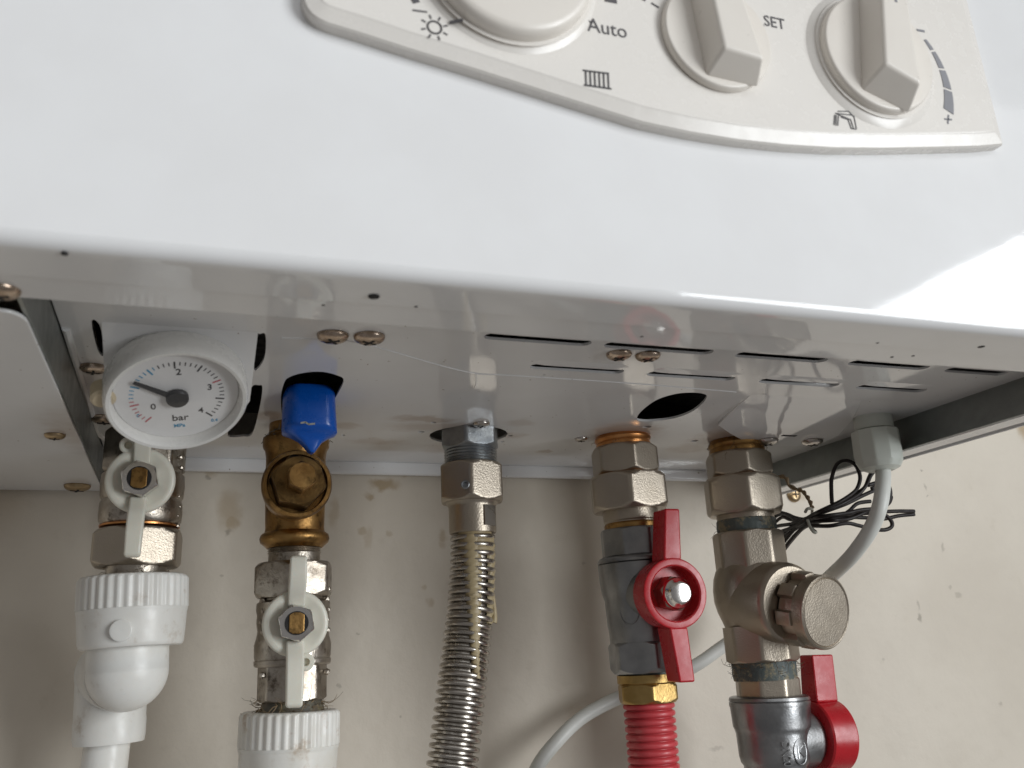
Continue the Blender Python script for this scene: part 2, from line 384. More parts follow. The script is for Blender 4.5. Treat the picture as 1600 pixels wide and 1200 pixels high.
bm = B(); tube(bm, smooth_path([atz(a, b, PLATE_Z + .0002) for a, b in ((440, 527), (545, 532), (600, 545), (690, 571), (745, 583), (800, 586), (980, 598), (1150, 612))], 5), .0006, 6)
obj('pressed_line', bm, M['enamel'], plate)
bm = B(); tube(bm, [atz(a, b, PLATE_Z - .0001) for a, b in ((743, 584), (744, 600), (742, 606))], .0005, 6); obj('paint_run', bm, M['enamel'], plate)
for i, (x0, x1, yy) in enumerate(slots):         # pressed louvre hood in front of each slot
    bm = B(); n = 10; loops = []
    for k in range(n + 1):
        s = k / n; x = x0 + .001 + (x1 - x0 - .002) * s; e = min(1, min(s, 1 - s) * 7) ** .6
        dr = .0001 if i < 5 else .0004; loops.append([Vector((x, yy - .0115, PLATE_Z + .0003)), Vector((x, yy - .0085, PLATE_Z - dr * .5 * e)), Vector((x, yy - .0032, PLATE_Z - dr * e)), Vector((x, yy - .0032, PLATE_Z - dr * .4 * e + .0002)), Vector((x, yy - .006, PLATE_Z + .0005))])
    loft(bm, loops); obj('louvre', bm, M['enamel'], plate, 45)
bm = B(); box(bm, -.045, .387, .27, .575, .150, .152); obj('dark_inner_sheet', bm, M['dark'], boiler)  # added dark sheet above the plate so the openings read black
# gauge tongue bent down out of the plate
def tongue():
    h0, h1 = atz(163, 521, PLATE_Z), atz(400, 533, PLATE_Z)
    h0.y = h1.y = .338; dn = Vector((0, .87, -.40)).normalized(); L = .056; bm = B()
    c = []
    for s, t in ((h0.x, 0), (h1.x, 0)): c.append((s, t))
    pts = [(h0.x, 0), (h1.x, 0), (h1.x, L * .75)]
    for k in range(9): a = PI * k / 8; pts.append(((h0.x + h1.x) / 2 + (h1.x - h0.x) / 2 * math.cos(a), L * .75 + L * .25 * math.sin(a)))
    pts.append((h0.x, L * .75)); q = []
    for p in pts:
        if not q or (abs(p[0] - q[-1][0]) + abs(p[1] - q[-1][1])) > 1e-5: q.append(p)
    if abs(q[-1][0] - q[0][0]) + abs(q[-1][1] - q[0][1]) < 1e-5: q.pop()
    prism(bm, [Vector((x, .338, PLATE_Z + .0005)) + dn * t for x, t in q], Vector((0, .5, 1)).normalized() * .001)
    obj('gauge_tongue', bm, M['enamel'], plate)
tongue()
# cover plate on the underside at the right
bm = B(); zc = PLATE_Z - .0028
def tilt(p, ya=.37, yb=.475): return Vector((p.x, p.y, PLATE_Z + .0004 - .0034 * min(1.15, max(-.3, (p.y - ya) / (yb - ya)))))
prism(bm, [tilt(atz(a, b, zc)) for a, b in ((1122, 668), (1140, 679), (1165, 691), (1190, 696), (1225, 697), (1265, 696), (1290, 691), (1312, 682), (1332, 663), (1346, 640), (1350, 624), (1320, 614), (1270, 611), (1215, 611), (1180, 620), (1150, 643))], Vector((0, 0, .0016)))
bevel(bm, .0007, 3); cover = obj('cover_plate', bm, M['enamel_clean'], boiler)
bm = B(); p = atz(1233, 682, zc); z_ = tilt(p).z; box(bm, p.x - .005, p.x + .005, p.y - .0012, p.y + .0012, z_ - .0002, z_ + .001); obj('slot', bm, M['dark'], cover)
# screws
def screw_mesh():
    bm = B(); r = .0058
    pr = [(0, r), (.0006, r)] + [(.0006 + .0022 * math.sin(a), r * (.28 + .72 * math.cos(a))) for a in (.35, .7, 1.05, 1.35, 1.57)]
    def fn(th, q, i, t): return q
    lathe(bm, Vector((0, 0, 0)), Vector((0, 0, -1)), pr, 28)
    me = bpy.data.meshes.new('screw'); bmesh.ops.recalc_face_normals(bm, faces=bm.faces[:])
    for f in bm.faces: f.smooth = True
    bm.to_mesh(me); bm.free(); me.materials.append(M['screw'])
    bm = B()
    box(bm, -.0028, .0028, -.0005, .0005, -.00295, -.0019); box(bm, -.0005, .0005, -.0028, .0028, -.00298, -.0019)
    mc = bpy.data.meshes.new('cross_recess'); bm.to_mesh(mc); bm.free(); mc.materials.append(M['dark'])
    return me, mc
SM, SC = screw_mesh()
SMATS = {}
def add_screw(p, mat='screw', s=1., rot=None, parent=boiler, nrm=None):
    if mat not in SMATS:
        m2 = SM.copy(); m2.materials.clear(); m2.materials.append(M[mat]); SMATS[mat] = m2
    o = bpy.data.objects.new('screw', SMATS[mat]); COL.objects.link(o)
    if parent: o.parent = parent; o.location = p - BASE[parent]
    else: o.location = p
    o.scale = (s, s, s); o.rotation_euler = nrm or (0, 0, random.random() * 3 if rot is None else rot)
    c = bpy.data.objects.new('cross_recess', SC); COL.objects.link(c); c.parent = o
    return o
for px, py, m_, s in ((520, 523, 'screw', 1.05), (577, 525, 'screw', 1.05), (967, 552, 'screw', .95), (1012, 554, 'screw', .95), (752, 661, 'screw_zinc', .8), (908, 685, 'screw_zinc', .68), (146, 573, 'screw', .95), (163, 652, 'screw', 1.1)):
    add_screw(atz(px, py, PLATE_Z), m_, s)
for px, py in ((1199, 688), (1269, 689)): q_ = atz(px, py, zc); add_screw(Vector((q_.x, q_.y, tilt(q_).z + .0002)), 'screw_zinc', 1.15)
for px, py, s, m_ in ((86, 679, .75, 'screw_brass'), (121, 758, 1.2, 'screw_brass'), (0, 451, .9, 'screw')): add_screw(atz(px, py, .1), m_, s)
# chips and pin holes on the front lip
for px, py, r in ((584, 463, .0018), (101, 396, .0009), (505, 479, .0006), (650, 478, .0006), (1533, 541, .0014), (1003, 528, .0006), (1371, 535, .0006), (1394, 560, .0007), (1427, 558, .0007)):
    p = atz(px, py, .0989 if py < 470 and px < 600 else .0992); bm = B()
    lathe(bm, p + Vector((0, 0, .0006)), Vector((0, 0, -1)), [(0, r), (.0009 if p.y < .2487 else .0002, r * .9)], 12); obj('pin_hole', bm, M['dark'], boiler)

# control panel
PY = .2212
bot = [(472, 0), (474, 9), (478, 18), (485, 27), (496, 35), (511, 42), (561, 57), (635, 81), (730, 110), (831, 142), (932, 174), (1000, 195), (1075, 211), (1150, 223), (1225, 231), (1300, 235.5), (1375, 236), (1450, 234.5), (1525, 232.5), (1563, 229)]
outl = [at(a, b, .2245) for a, b in bot]
outl = [at(1512, 0, .2245) + Vector((-.004, 0, .10))] + [at(1512, 0, .2245), at(1547, 150, .2245)][:2][::-1][:0] + outl[::-1][:0] + [] if False else outl
top = [outl[-1] + Vector((-.0030, 0, .08)), outl[-1] + Vector((-.008, 0, .15)), outl[0] + Vector((.004, 0, .15)), outl[0] + Vector((-.001, 0, .08))]
outl += top
def inset(pts, d):
    n = len(pts); out = []
    for i in range(n):
        a, b, c = pts[i - 1], pts[i], pts[(i + 1) % n]
        e1 = (b - a).normalized(); e2 = (c - b).normalized()
        n1 = Vector((-e1.z, 0, e1.x)); n2 = Vector((-e2.z, 0, e2.x)); m = n1 + n2
        out.append(b + m * (d / max(.35, m.dot(n1))))
    return out
def atY(pts, y): return [Vector((p.x, y, p.z)) for p in pts]
bm = B()
loft(bm, [atY(outl, FRONT_Y + .0006), atY(outl, .2238), atY(inset(outl, .0005), .2230), atY(inset(outl, .0042), PY + .0005), atY(inset(outl, .0048), PY + .0001), atY(inset(outl, .0054), PY)])
panel = obj('control_panel', bm, M['cream'], boiler, 24)
NF = Vector((0, -1, 0)); UX = Vector((1, 0, 0)); UZ = Vector((0, 0, 1))
def knob_ring(c, r0, r1, h):
    bm = B(); lathe(bm, c, NF, [(-.0003, r1 * 1.06), (0, r1 * 1.05), (h * .35, r1 * 1.0), (h * .8, r1 * .93), (h, r1 * .86), (h * .98, r0 * 1.03), (h * .85, r0), (-.0003, r0)], 72, cap=False)
    return obj('knob_collar', bm, M['cream'], panel, 40)
def grip_knob(c, r, rot, h0, g, w0, w1, gh):
    """round beige knob: rounded disc, raised tapered grip bar"""
    bm = B(); lathe(bm, c, NF, [(0, r * .97), (.0004, r), (h0 - .0014, r), (h0 - .0005, r * .985), (h0, r * .955), (h0, r * .5), (h0, r * .1)], 72)
    k = obj('knob', bm, M['knob'], boiler, 40)
    a = UZ * math.cos(rot) + UX * math.sin(rot); s = Vector((a.z, 0, -a.x)); bm = B()
    L = r * .97; fl = 1.42
    def lp(t, f, dy): return [c + NF * dy + a * L * ((t if q < 0 else min(1, t + .2)) * q - (.1 * sg if q < 0 else 0)) + s * wd * f * sg for q, wd, sg in ((-1, w1, -1), (-1, w1, 1), (1, w0, 1), (1, w0, -1))]
    loft(bm, [lp(.92, fl, h0 - .0006), lp(.68, 1.0, h0 + gh)]); bevel(bm, .0012, 3); obj('grip', bm, M['knob'], k, 40)
    bm = B(); strokes(bm, [[c + NF * (h0 + gh) + a * L * .62, c + NF * (h0 + gh) + a * L * .86]], .0011, NF, .0001); obj('pointer_mark', bm, M['ink2'], k)
    return k
k2 = at(1117, 62, PY); k2c = Vector((k2.x, PY, k2.z)); grip_knob(k2c, .0202, math.radians(-9), .0030, 0, .0054, .0070, .0090)
k3 = at(1374, 83, .217); k3c = Vector((k3.x, PY, k3.z)); knob_ring(k3c, .0240, .0262, .0020); grip_knob(k3c, .0233, math.radians(5), .0050, 0, .0054, .0072, .0093)
k1c = Vector((.0845, PY, .2027)); knob_ring(k1c, .0274, .0285, .0018)
bm = B(); lathe(bm, k1c, NF, [(0, .0268), (.0042, .0268), (.0058, .0263), (.0066, .0252), (.0070, .0238), (.0072, .018), (.0072, .004)], 80); k1 = obj('knob', bm, M['knob'], boiler, 40)
bm = B(); box(bm, k1c.x - .0045, k1c.x + .0045, PY - .019, PY - .0075, k1c.z + .004, k1c.z + .026); bevel(bm, .0014, 3); obj('grip', bm, M['knob'], k1, 40)
# printed marks on the panel
PP = PY - .00005
def P(px, py): return at(px, py, PP)
def marks(name, segs, wd, m='ink'):
    bm = B(); strokes(bm, [[P(*p) for p in s] for s in segs], wd, NF); return obj(name, bm, M[m], panel)
c = P(679, 43); bm = B(); R_ = .0021
ring = [c + (UX * math.cos(2 * PI * k / 24) + UZ * math.sin(2 * PI * k / 24)) * R_ for k in range(25)]
strokes(bm, [ring], .00055, NF)
for k in range(8):
    a = 2 * PI * k / 8 + .35; d = UX * math.cos(a) + UZ * math.sin(a); strokes(bm, [[c + d * .0030, c + d * .0042]], .0005, NF)
obj('sun_symbol', bm, M['ink'], panel)
marks('dash_mark', [[(645, 16), (667, 19)]], .0005); bm = B(); strokes(bm, [[at(703, 36, PY - .0004), at(722, 32, PY - .0018)]], .0009, NF, .0004); obj('dash_mark', bm, M['ink'], panel)
marks('dash_mark', [[(913, 27), (924, 36)]], .0005); marks('dash_mark', [[(1184, 42), (1193, 40)]], .0008); marks('dash_mark', [[(1018, 5), (1029, 12)]], .0006)
marks('dash_mark', [[(1001, -3), (1008, 1)]], .0006); marks('dash_mark', [[(645, 2), (653, 0)]], .0016); marks('dash_mark', [[(946, -2), (962, 1)]], .0022)
obj('printed_text', text_bm('Auto', .0072, P(949, 45), UX, UZ, NF, xs=.95, bold=-.00002), M['ink'], panel)
obj('printed_text', text_bm('SET', .0062, P(1210, 36), UX, UZ, NF, xs=.9), M['ink'], panel)
bars = [[(911, 110), (951, 115)], [(913, 133), (955, 139)]] + [[(915 + i * 7, 111 + i), (916 + i * 7, 133 + i)] for i in range(6)]
marks('radiator_symbol', bars, .00055)
marks('tap_symbol', [[(1305, 177), (1331, 180)], [(1309, 174), (1326, 174), (1333, 182)], [(1307, 178), (1329, 187), (1334, 202)], [(1314, 183), (1325, 187), (1330, 201)], [(1330, 201), (1338, 202)], [(1334, 181), (1338, 201)], [(1304, 180), (1303, 195)], [(1306.5, 180), (1306, 196)], [(1310, 181), (1309, 196)]], .00034)
marks('minus_symbol', [[(1433, 47), (1444, 49)]], .0009, 'ink2'); marks('plus_symbol', [[(1476, 186), (1487, 187)], [(1482, 180), (1481, 193)]], .0006, 'ink2')
bm = B(); N_ = 30                                # tapered hot-water scale in four segments
cen = Vector((k3c.x, PP, k3c.z)); p0, p1 = P(1445, 62), P(1482, 174)
a0 = math.atan2(p0.z - cen.z, p0.x - cen.x); a1 = math.atan2(p1.z - cen.z, p1.x - cen.x); q0, q1 = (p0 - cen).length, (p1 - cen).length
for s0, s1 in ((0, .16), (.19, .42), (.45, .69), (.72, 1)):
    lo_, hi_ = [], []
    for k in range(9):
        s = s0 + (s1 - s0) * k / 8; a = a0 + (a1 - a0) * s; R_ = q0 + (q1 - q0) * s; wd = .0006 + .0017 * s
        d = Vector((math.cos(a), 0, math.sin(a))); lo_.append(cen + d * (R_ - wd)); hi_.append(cen + d * (R_ + wd))
    prism(bm, lo_ + hi_[::-1], NF * .00015)
obj('level_scale', bm, M['ink2'], panel)

# ================================================================== PRESSURE GAUGE
Gc = at(276, 613, .360); v_ = Gc.normalized(); ia = math.radians(5)
dwn = (CD * math.cos(ia) + CX * math.sin(-ia) * -1); dwn = (dwn - v_ * dwn.dot(v_)).normalized()
gn = (-v_ * math.cos(math.radians(43)) + dwn * math.sin(math.radians(43))).normalized()
gu = (-dwn - gn * (-dwn).dot(gn)).normalized(); gr_ = gu.cross(gn).normalized()
gauge = thing('pressure_gauge', 'round white pressure gauge marked bar with black needle, under the boiler at left', 'gauge', Gc)
GR = rr(107, Gc); ks = Gc.dot(CF) / F
bm = B(); lathe(bm, Gc, gn, [(-.021, GR * .80), (-.0105, GR * .88), (-.0075, GR * .95), (-.0055, GR * .985), (-.0045, GR * 1.0), (.003, GR * 1.0), (.0052, GR * .985), (.0062, GR * .955), (.006, GR * .91), (.0045, GR * .885), (.002, GR * .872), (.001, GR * .865), (.001, GR * .2)], 96, ref=gr_)
obj('gauge_case', bm, M['case'], gauge, 40)
bm = B(); lathe(bm, Gc, gn, [(.0011, GR * .86), (.0016, GR * .86), (.0016, GR * .1)], 64); dial = obj('dial_face', bm, M['dial'], gauge)
bm = B(); lathe(bm, Gc + gn * .0047, gn, [(0, GR * .884), (.0004, GR * .3), (.0004, GR * .02)], 64, cap=False)
lens = obj('lens', bm, M['lens'], gauge)
D0 = Gc + gn * .00165 + gr_ * (0 * ks)
def G2(dx, dy): return D0 + gr_ * ((dx + 10) / 5 * ks) - gu * ((dy + 4) / 5 * ks / .73)
hubc = G2(-8, 2)
TR = 70 * ks
for nm, mt, sel in (('scale_marks', 'black', lambda v: v > 1.65 and v != 3.0), ('blue_scale_marks', 'blue_ink', lambda v: .65 < v < 1.65), ('red_scale_marks', 'red_ink', lambda v: v < .65), ('red_scale_mark', 'red_ink', lambda v: v == 3.0)):
    bm = B()
    for i in range(41):
        v = round(i * .1, 1)
        if not sel(v): continue
        a = math.radians(225 - 67.5 * v); d = gr_ * math.cos(a) + gu * math.sin(a); mj = i % 5 == 0
        strokes(bm, [[hubc + d * TR * (.83 if mj else .91), hubc + d * TR * (1.01 if mj else 1.0)]], .0006 if mj else .00035, gn, .0001)
    obj(nm, bm, M[mt], dial)
for s, dx, dy, sz, m_ in (('0', -190, 72, .0062, 'black'), ('2', 16, -178, .0066, 'black'), ('3', 236, -45, .0062, 'black'), ('4', 160, 132, .006, 'black'), ('bar', 0, 177, .0070, 'black'), ('MPa', -10, 240, .0038, 'blue_ink'), ('0', -306, 132, .0035, 'blue_ink'), ('0.4', 258, 222, .0032, 'blue_ink')):
    obj('numeral' if s[0].isdigit() else 'unit_text', text_bm(s, sz * .66, G2(dx, dy), gr_, gu, gn, .00008, bold=.00004), M[m_], dial)
bm = B(); nd = gr_ * math.cos(math.radians(146)) + gu * math.sin(math.radians(146)); ns = nd.cross(gn); hb = hubc + gn * .0012
prism(bm, [hb - ns * .0013, hb + nd * TR * 1.03 - ns * .0007, hb + nd * TR * 1.03 + ns * .0007, hb + ns * .0013], gn * .0005)
needle = obj('needle', bm, M['black'], gauge)
bm = B(); lathe(bm, hubc + gn * .0006, gn, [(0, 17 * ks), (.0014, 17 * ks), (.0019, 15.5 * ks), (.0019, 4 * ks)], 32); obj('needle_hub', bm, M['black'], needle)
bm = B(); tp = Gc - gr_ * GR * .98 + gu * GR * .06; lathe(bm, tp - gn * .004, gn, [(0, .0045), (.006, .0045), (.007, .0035), (.007, .001)], 20); obj('side_tab', bm, M['amber'], gauge)

# ================================================================== PIPES
class Pipe:
    def __init__(s, a, b, y=PIPE_Y):
        s.O = at(*a, y); s.A = (at(*b, y) - s.O).normalized()
    def t(s, py):
        k = (py - 600) / F; O, A = s.O, s.A
        return (k * O.dot(CF) - O.dot(CD)) / (A.dot(CD) - k * A.dot(CF))
    def p(s, py): return s.O + s.A * s.t(py)
    def r(s, w, py): return rr(w / 2, s.p(py))
    def lathe(s, bm, rows, n=48, **k): lathe(bm, s.O, s.A, [(s.t(y), s.r(wd, y)) for y, wd in rows], n, **k)
    def hex(s, bm, y0, y1, wd, rot=0, **k): hexnut(bm, s.O, s.A, s.t(y0), s.t(y1), s.r(wd, (y0 + y1) / 2), rot, **k)
def rings(y0, y1, wd, n, dw): 
    out = []
    for i in range(n):
        a = y0 + (y1 - y0) * i / n; b = y0 + (y1 - y0) * (i + .5) / n; out += [(a, wd), (b, wd - dw)]
    return out + [(y1, wd)]
def fibres(name, p, A, r, n, ln, parent, mat='hemp', rad=.00017):
    bm = B(); u, v = frame(A)
    for i in range(n):
        th = random.uniform(0, 2 * PI); d = u * math.cos(th) + v * math.sin(th); tg = A.cross(d)
        q = p + d * r * random.uniform(.9, 1.02) + A * random.uniform(-.002, .002); l = ln * random.uniform(.4, 1.2); pts = [q]
        st = (d * random.uniform(.02, .45) + tg * random.uniform(-1.1, 1.1) + A * random.uniform(-.35, .35)).normalized()
        for k in range(5):
            st = (st + Vector([random.uniform(-.65, .65) for _ in range(3)])).normalized(); q = q + st * l / 5; pts.append(q)
        tube(bm, pts, lambda k: rad * (1 - .12 * k), 4, cap=False)
    return tag(obj(name, bm, M[mat], parent, 60), kind='stuff')
def white_handle(C, N, U, R, wl_u, wl_d, ww, parent, tab, nut_r):
    """white butterfly handle: disc with two bent wings and a small eyelet"""
    N = N.normalized(); X = U.cross(N).normalized(); bm = B()
    lathe(bm, C - N * .005, N, [(0, R * .93), (.0006, R * .97), (.003, R), (.0042, R * .985), (.0050, R * .93), (.0052, R * .8), (.0036, R * .62), (.0032, R * .3)], 56, ref=X)
    h = obj('handle', bm, M['handle'], parent, 40)
    for sg, wl in ((1, wl_u), (-1, wl_d)):
        bm = B(); loops = []
        for s, f, w_, th in ((.50, -.0012, 1.0, .0045), (.85, .0015, 1.0, .005), (1.1, .0050, 1.0, .0055), (1.1 + (wl - 1.1) * .45, .0068, .98, .0058), (wl * .97, .0060, .93, .0052), (wl, .0050, .82, .0036)):
            c = C + U * sg * R * s + N * f; x = X * ww / 2 * w_; loops.append([c - x - N * th / 2, c + x - N * th / 2, c + x + N * th / 2, c - x + N * th / 2])
        loft(bm, loops); bevel(bm, .0010, 2, 40); obj('wing', bm, M['handle'], h, 50)
    tx, ty = tab; c = C + X * R * tx + U * R * ty
    bm = B(); lathe(bm, c - N * .003, N, [(0, R * .24), (.003, R * .26), (.0036, R * .22), (.0036, R * .12), (.001, R * .1), (.001, R * .02)], 24); obj('eyelet', bm, M['handle'], h, 40)
    bm = B(); hexnut(bm, C - N * .001, N, 0, .0075, nut_r, .2, ref=X, ch0=False)
    nut = obj('stem_nut', bm, M['bright'], parent, 30)
    bm = B(); lathe(bm, C + N * .0066, N, [(0, nut_r * .62), (.0012, nut_r * .62), (.0012, nut_r * .2)], 28, ref=X); obj('nut_bore', bm, M['dark'], nut)
    bm = B(); s = nut_r * .40; pts = [C + N * .0075 + X * s * x + U * nut_r * .56 * y for x, y in ((-1, -.75), (-.45, -1), (.45, -1), (1, -.75), (1, .75), (.45, 1), (-.45, 1), (-1, .75))]
    prism(bm, [p - N * .0022 for p in pts], N * .0030); bevel(bm, .0004, 2); obj('stem', bm, M['brass'], parent)
    return h
def casting(bm, p, th_list, r, sz=.0016):
    for (a, t, s) in th_list:
        d = p[1] * math.cos(a) + p[2] * math.sin(a); c = p[0] + d * r + p[3] * t
        bmesh.ops.create_icosphere(bm, subdivisions=1, radius=sz * s, matrix=Matrix.Translation(c))

# ---- first pipe from the left: valve with union nut
p1 = Pipe((229, 690), (213, 890))
v1 = thing('ball_valve', 'nickel ball valve with white butterfly handle directly below the pressure gauge', 'valve', p1.p(893), 'ball valves on the pipes')
bm = B(); p1.hex(bm, 672, 742, 122, .35); p1.lathe(bm, [(640, 84), (700, 90), (738, 100), (744, 121), (762, 124), (778, 122), (783, 116), (788, 121), (806, 123), (816, 121), (822, 112), (824, 106)])
q = p1.p(780); u, v = frame(p1.A); casting(bm, (q, u, v, p1.A), [(.42 - .1 * (k % 2), -.020 + .0048 * k, .8) for k in range(8)], p1.r(120, 780) - .0007); obj('valve_body', bm, M['nickel_old'], v1)
bm = B(); p1.lathe(bm, [(821, 112), (822.5, 118), (825, 118), (826.5, 112)]); obj('seal_ring', bm, M['copper'], v1)
bm = B(); p1.hex(bm, 829, 887, 140, .12); obj('union_nut', bm, M['nickel'], v1)
bm = B(); p1.lathe(bm, [(882, 92), (886, 90), (899, 88), (906, 84)]); obj('neck', bm, M['nickel_old'], v1)
white_handle(at(219, 750, .447), Vector((-.02, -1, -.05)), (Vector((0, 0, 1)) + Vector((.02, 0, 0))).normalized(), rr(52, at(219, 750, .447)), 1.9, 2.32, rr(25, at(219, 750, .447)), v1, (-.42, 1.05), rr(29, at(219, 750, .447)))
fibres('hemp_fibres', p1.p(890), p1.A, p1.r(88, 890), 36, .012, v1)
# white plastic coupling and elbow
pc = Pipe((209.5, 893), (205, 1012))
wp = thing('plastic_pipe', 'white ribbed plastic coupling with elbow pipe, clean, leftmost at the bottom', 'pipe', pc.p(1012))
bm = B(); rows = [(901, 100), (901, 150), (903, 157), (907, 160), (951, 162), (954, 159)]
pc.lathe(bm, rows, 180, fn=lambda th, r, i, t: r * (1 + (.020 * math.sin(36 * th) if 2 < i < 5 else 0))); obj('ribbed_collar', bm, M['ppr'], wp, 50)
bm = B(); pc.lathe(bm, [(951, 150), (952.5, 163), (956, 163), (959, 161), (985, 158), (1005, 155), (1010, 151), (1012, 146), (1012, 100)], 64)
pp = at(190, 985, PIPE_Y - pc.r(158, 985)); lathe(bm, pp + Vector((0, .002, 0)), Vector((-.1, -1, -.02)), [(0, .0048), (.0030, .0048), (.0034, .004), (.0034, .001)], 24); obj('socket', bm, M['ppr'], wp, 40)
e0 = at(200, 1006, PIPE_Y); e1 = at(199, 1048, PIPE_Y); e2 = at(174, 1070, PIPE_Y + .038); e3 = at(170, 1161, PIPE_Y + .038)
bm = B(); r0 = rr(61, e1)
bmesh.ops.create_uvsphere(bm, u_segments=40, v_segments=24, radius=r0, matrix=Matrix.Translation(e1))
lathe(bm, e0, (e1 - e0), [(0, r0), ((e1 - e0).length, r0)], 48)
lg = rr(53, e2)
lathe(bm, e1 + (e2 - e1) * .15, Vector((e2.x - e1.x, e2.y - e1.y, 0)), [(0, r0 * .97), ((e2 - e1).length * .95, lg)], 48)
bmesh.ops.create_uvsphere(bm, u_segments=32, v_segments=16, radius=lg, matrix=Matrix.Translation(Vector((e2.x, e2.y, e1.z - .002))))
ez = Vector((e2.x, e2.y, e1.z - .002)); ln = (e3 - ez).length
lathe(bm, ez, (e3 - ez), [(0, lg), (ln - .012, lg * .985), (ln - .010, lg * 1.0), (ln - .003, lg * .99), (ln, lg * .96), (ln + .0005, lg * .6)], 48)
obj('elbow', bm, M['ppr'], wp, 45)
bm = B(); lathe(bm, e3 - (e3 - e2).normalized() * .01, (e3 - e2) * 1 + Vector((-.002, 0, 0)), [(0, rr(34, e3)), (.16, rr(34, e3))], 40); obj('pipe_run', bm, M['ppr'], wp)

# ---- second pipe: brass filling valve with blue knob, valve, coupling
p2 = Pipe((463, 690), (456, 1100))
bt = thing('brass_valve', 'old brass filling valve with blue pointed cap, second pipe from the left', 'valve', p2.p(852))
bm = B(); p2.lathe(bm, [(640, 80), (682, 84), (685, 98), (690, 102), (700, 101), (706, 94), (716, 91), (760, 92), (800, 91), (826, 90), (832, 92), (836, 103), (842, 107), (848, 104), (853, 92), (857, 84)], 56)
C2 = at(464, 757, .447); N2 = Vector((-.02, -1, -.02)).normalized(); R2 = rr(54, C2)
lathe(bm, C2 - N2 * .0, -N2, [(.005, R2 * .3), (.005, R2 * .82), (-.002, R2 * .84), (-.003, R2 * .86), (-.003, R2 * .95), (-.001, R2), (.003, R2), (.02, R2 * .9), (.03, R2 * .8)], 56)
tb = obj('tee_body', bm, M['brass'], bt, 38)
bm = B(); hexnut(bm, C2, N2, -.004, .0135, R2 * .78, .3, ref=UX, ch0=False); obj('bonnet_nut', bm, M['brass_dark'], bt)
bm = B(); hexnut(bm, C2, N2, .012, .0275, R2 * .40, .1, ref=UX, ch0=False); obj('spindle_head', bm, M['brass'], bt)
fibres('hemp_fibres', p2.p(684), p2.A, p2.r(92, 684), 30, .008, bt, 'joint', .0004)
by = .424
def brow(py, xl, xr, yo=0): return at(xl, py, by), at(xr, py, by), yo
bm = B(); loops = []
for py, xl, xr, dp in ((604, 460, 506, .012), (605.5, 452, 514, .020), (608.5, 447, 520, .026), (615, 444, 524, .028), (640, 443, 525, .028), (668, 442, 527, .027), (675, 442, 527.5, .022), (678, 445, 525, .016), (684, 457, 513, .011), (690, 467, 504, .009), (698, 475, 498, .008), (705, 481, 493, .007), (708, 484.5, 490, .005)):
    a, b, _ = brow(py, xl, xr); c = (a + b) / 2; hw = (b - a).length / 2; lp = []
    for k in range(28):
        th = 2 * PI * k / 28; cs, sn = math.cos(th), math.sin(th)
        lp.append(c + UX * hw * math.copysign(abs(cs) ** .5, cs) + Vector((0, 1, 0)) * (dp * .5 * math.copysign(abs(sn) ** .8, sn) + dp * .15))
    loops.append(lp)
loft(bm, loops); cap = obj('blue_cap', bm, M['blue'], bt, 40)
bm = B(); a = at(470, 661, by - .0135); strokes(bm, [[a, a + Vector((.002, 0, .0004)), a + Vector((.0035, 0, -.0005)), a + Vector((.0062, 0, -.0001))]], .0008, NF, .0004); obj('scuff', bm, M['tie'], cap)

v2 = thing('ball_valve', 'nickel ball valve with white butterfly handle below the brass valve', 'valve', p2.p(1093), 'ball valves on the pipes')
bm = B(); p2.lathe(bm, [(850, 80)] + rings(852, 864, 82, 4, 4) + [(866, 79), (884, 80), (886, 74)]); obj('neck', bm, M['nickel_old'], v2)
bm = B(); p2.hex(bm, 880, 934, 126, .25); obj('union_nut', bm, M['nickel_old'], v2)
bm = B(); p2.lathe(bm, [(930, 96), (938, 100), (942, 112), (952, 113), (960, 110), (972, 112), (985, 108), (996, 112), (1006, 118), (1026, 117), (1030, 115), (1031, 118), (1037, 118), (1040, 114), (1041, 100)], 56)
q = p2.p(980); u, v = frame(p2.A)
casting(bm, (q, u, v, p2.A), [(s_ + .1 * (k % 2), -.018 + .005 * k, 1.1) for k in range(9) for s_ in (.35, PI - .5)], p2.r(111, 980) - .0007); obj('valve_body', bm, M['nickel_old'], v2)
bm = B(); p2.hex(bm, 1038, 1095, 106, .5, n=8, ch0=False); obj('hex_end', bm, M['nickel_old'], v2)
h2 = at(462, 974, .449); white_handle(h2, Vector((-.05, -1, -.02)), (UZ + UX * .01).normalized(), rr(51, h2), 2.02, 2.42, rr(27, h2), v2, (.34, -1.15), rr(29, h2))
bm = B(); p2.lathe(bm, [(1090, 88), (1097, 92), (1106, 96), (1112, 100)], 30, fn=lambda th, r, i, t: r * (1 + .04 * math.sin(7 * th + i))); obj('joint_packing', bm, M['joint'], v2)
fibres('hemp_fibres', p2.p(1106), p2.A, p2.r(98, 1106), 70, .012, v2); fibres('hemp_fibres', p2.p(1100), p2.A, p2.r(92, 1100), 40, .010, v2, 'string', .0003)
pd = Pipe((453.5, 1108), (450, 1200))
wc = thing('plastic_coupling', 'white ribbed plastic coupling with brown rust runs, cut by the bottom edge', 'pipe', pd.p(1240))
bm = B(); pd.lathe(bm, [(1111, 100), (1110, 140), (1112, 148), (1116, 151), (1163, 153), (1167, 151)], 180, fn=lambda th, r, i, t: r * (1 + (.020 * math.sin(36 * th + 1) if 2 < i < 5 else 0))); obj('ribbed_collar', bm, M['ppr_dirty'], wc, 50)
bm = B(); pd.lathe(bm, [(1163, 140), (1165, 154), (1169, 154), (1172, 151), (1260, 146), (1290, 140), (1292, 100), (1400, 100)], 64); obj('socket', bm, M['ppr_dirty'], wc, 40)

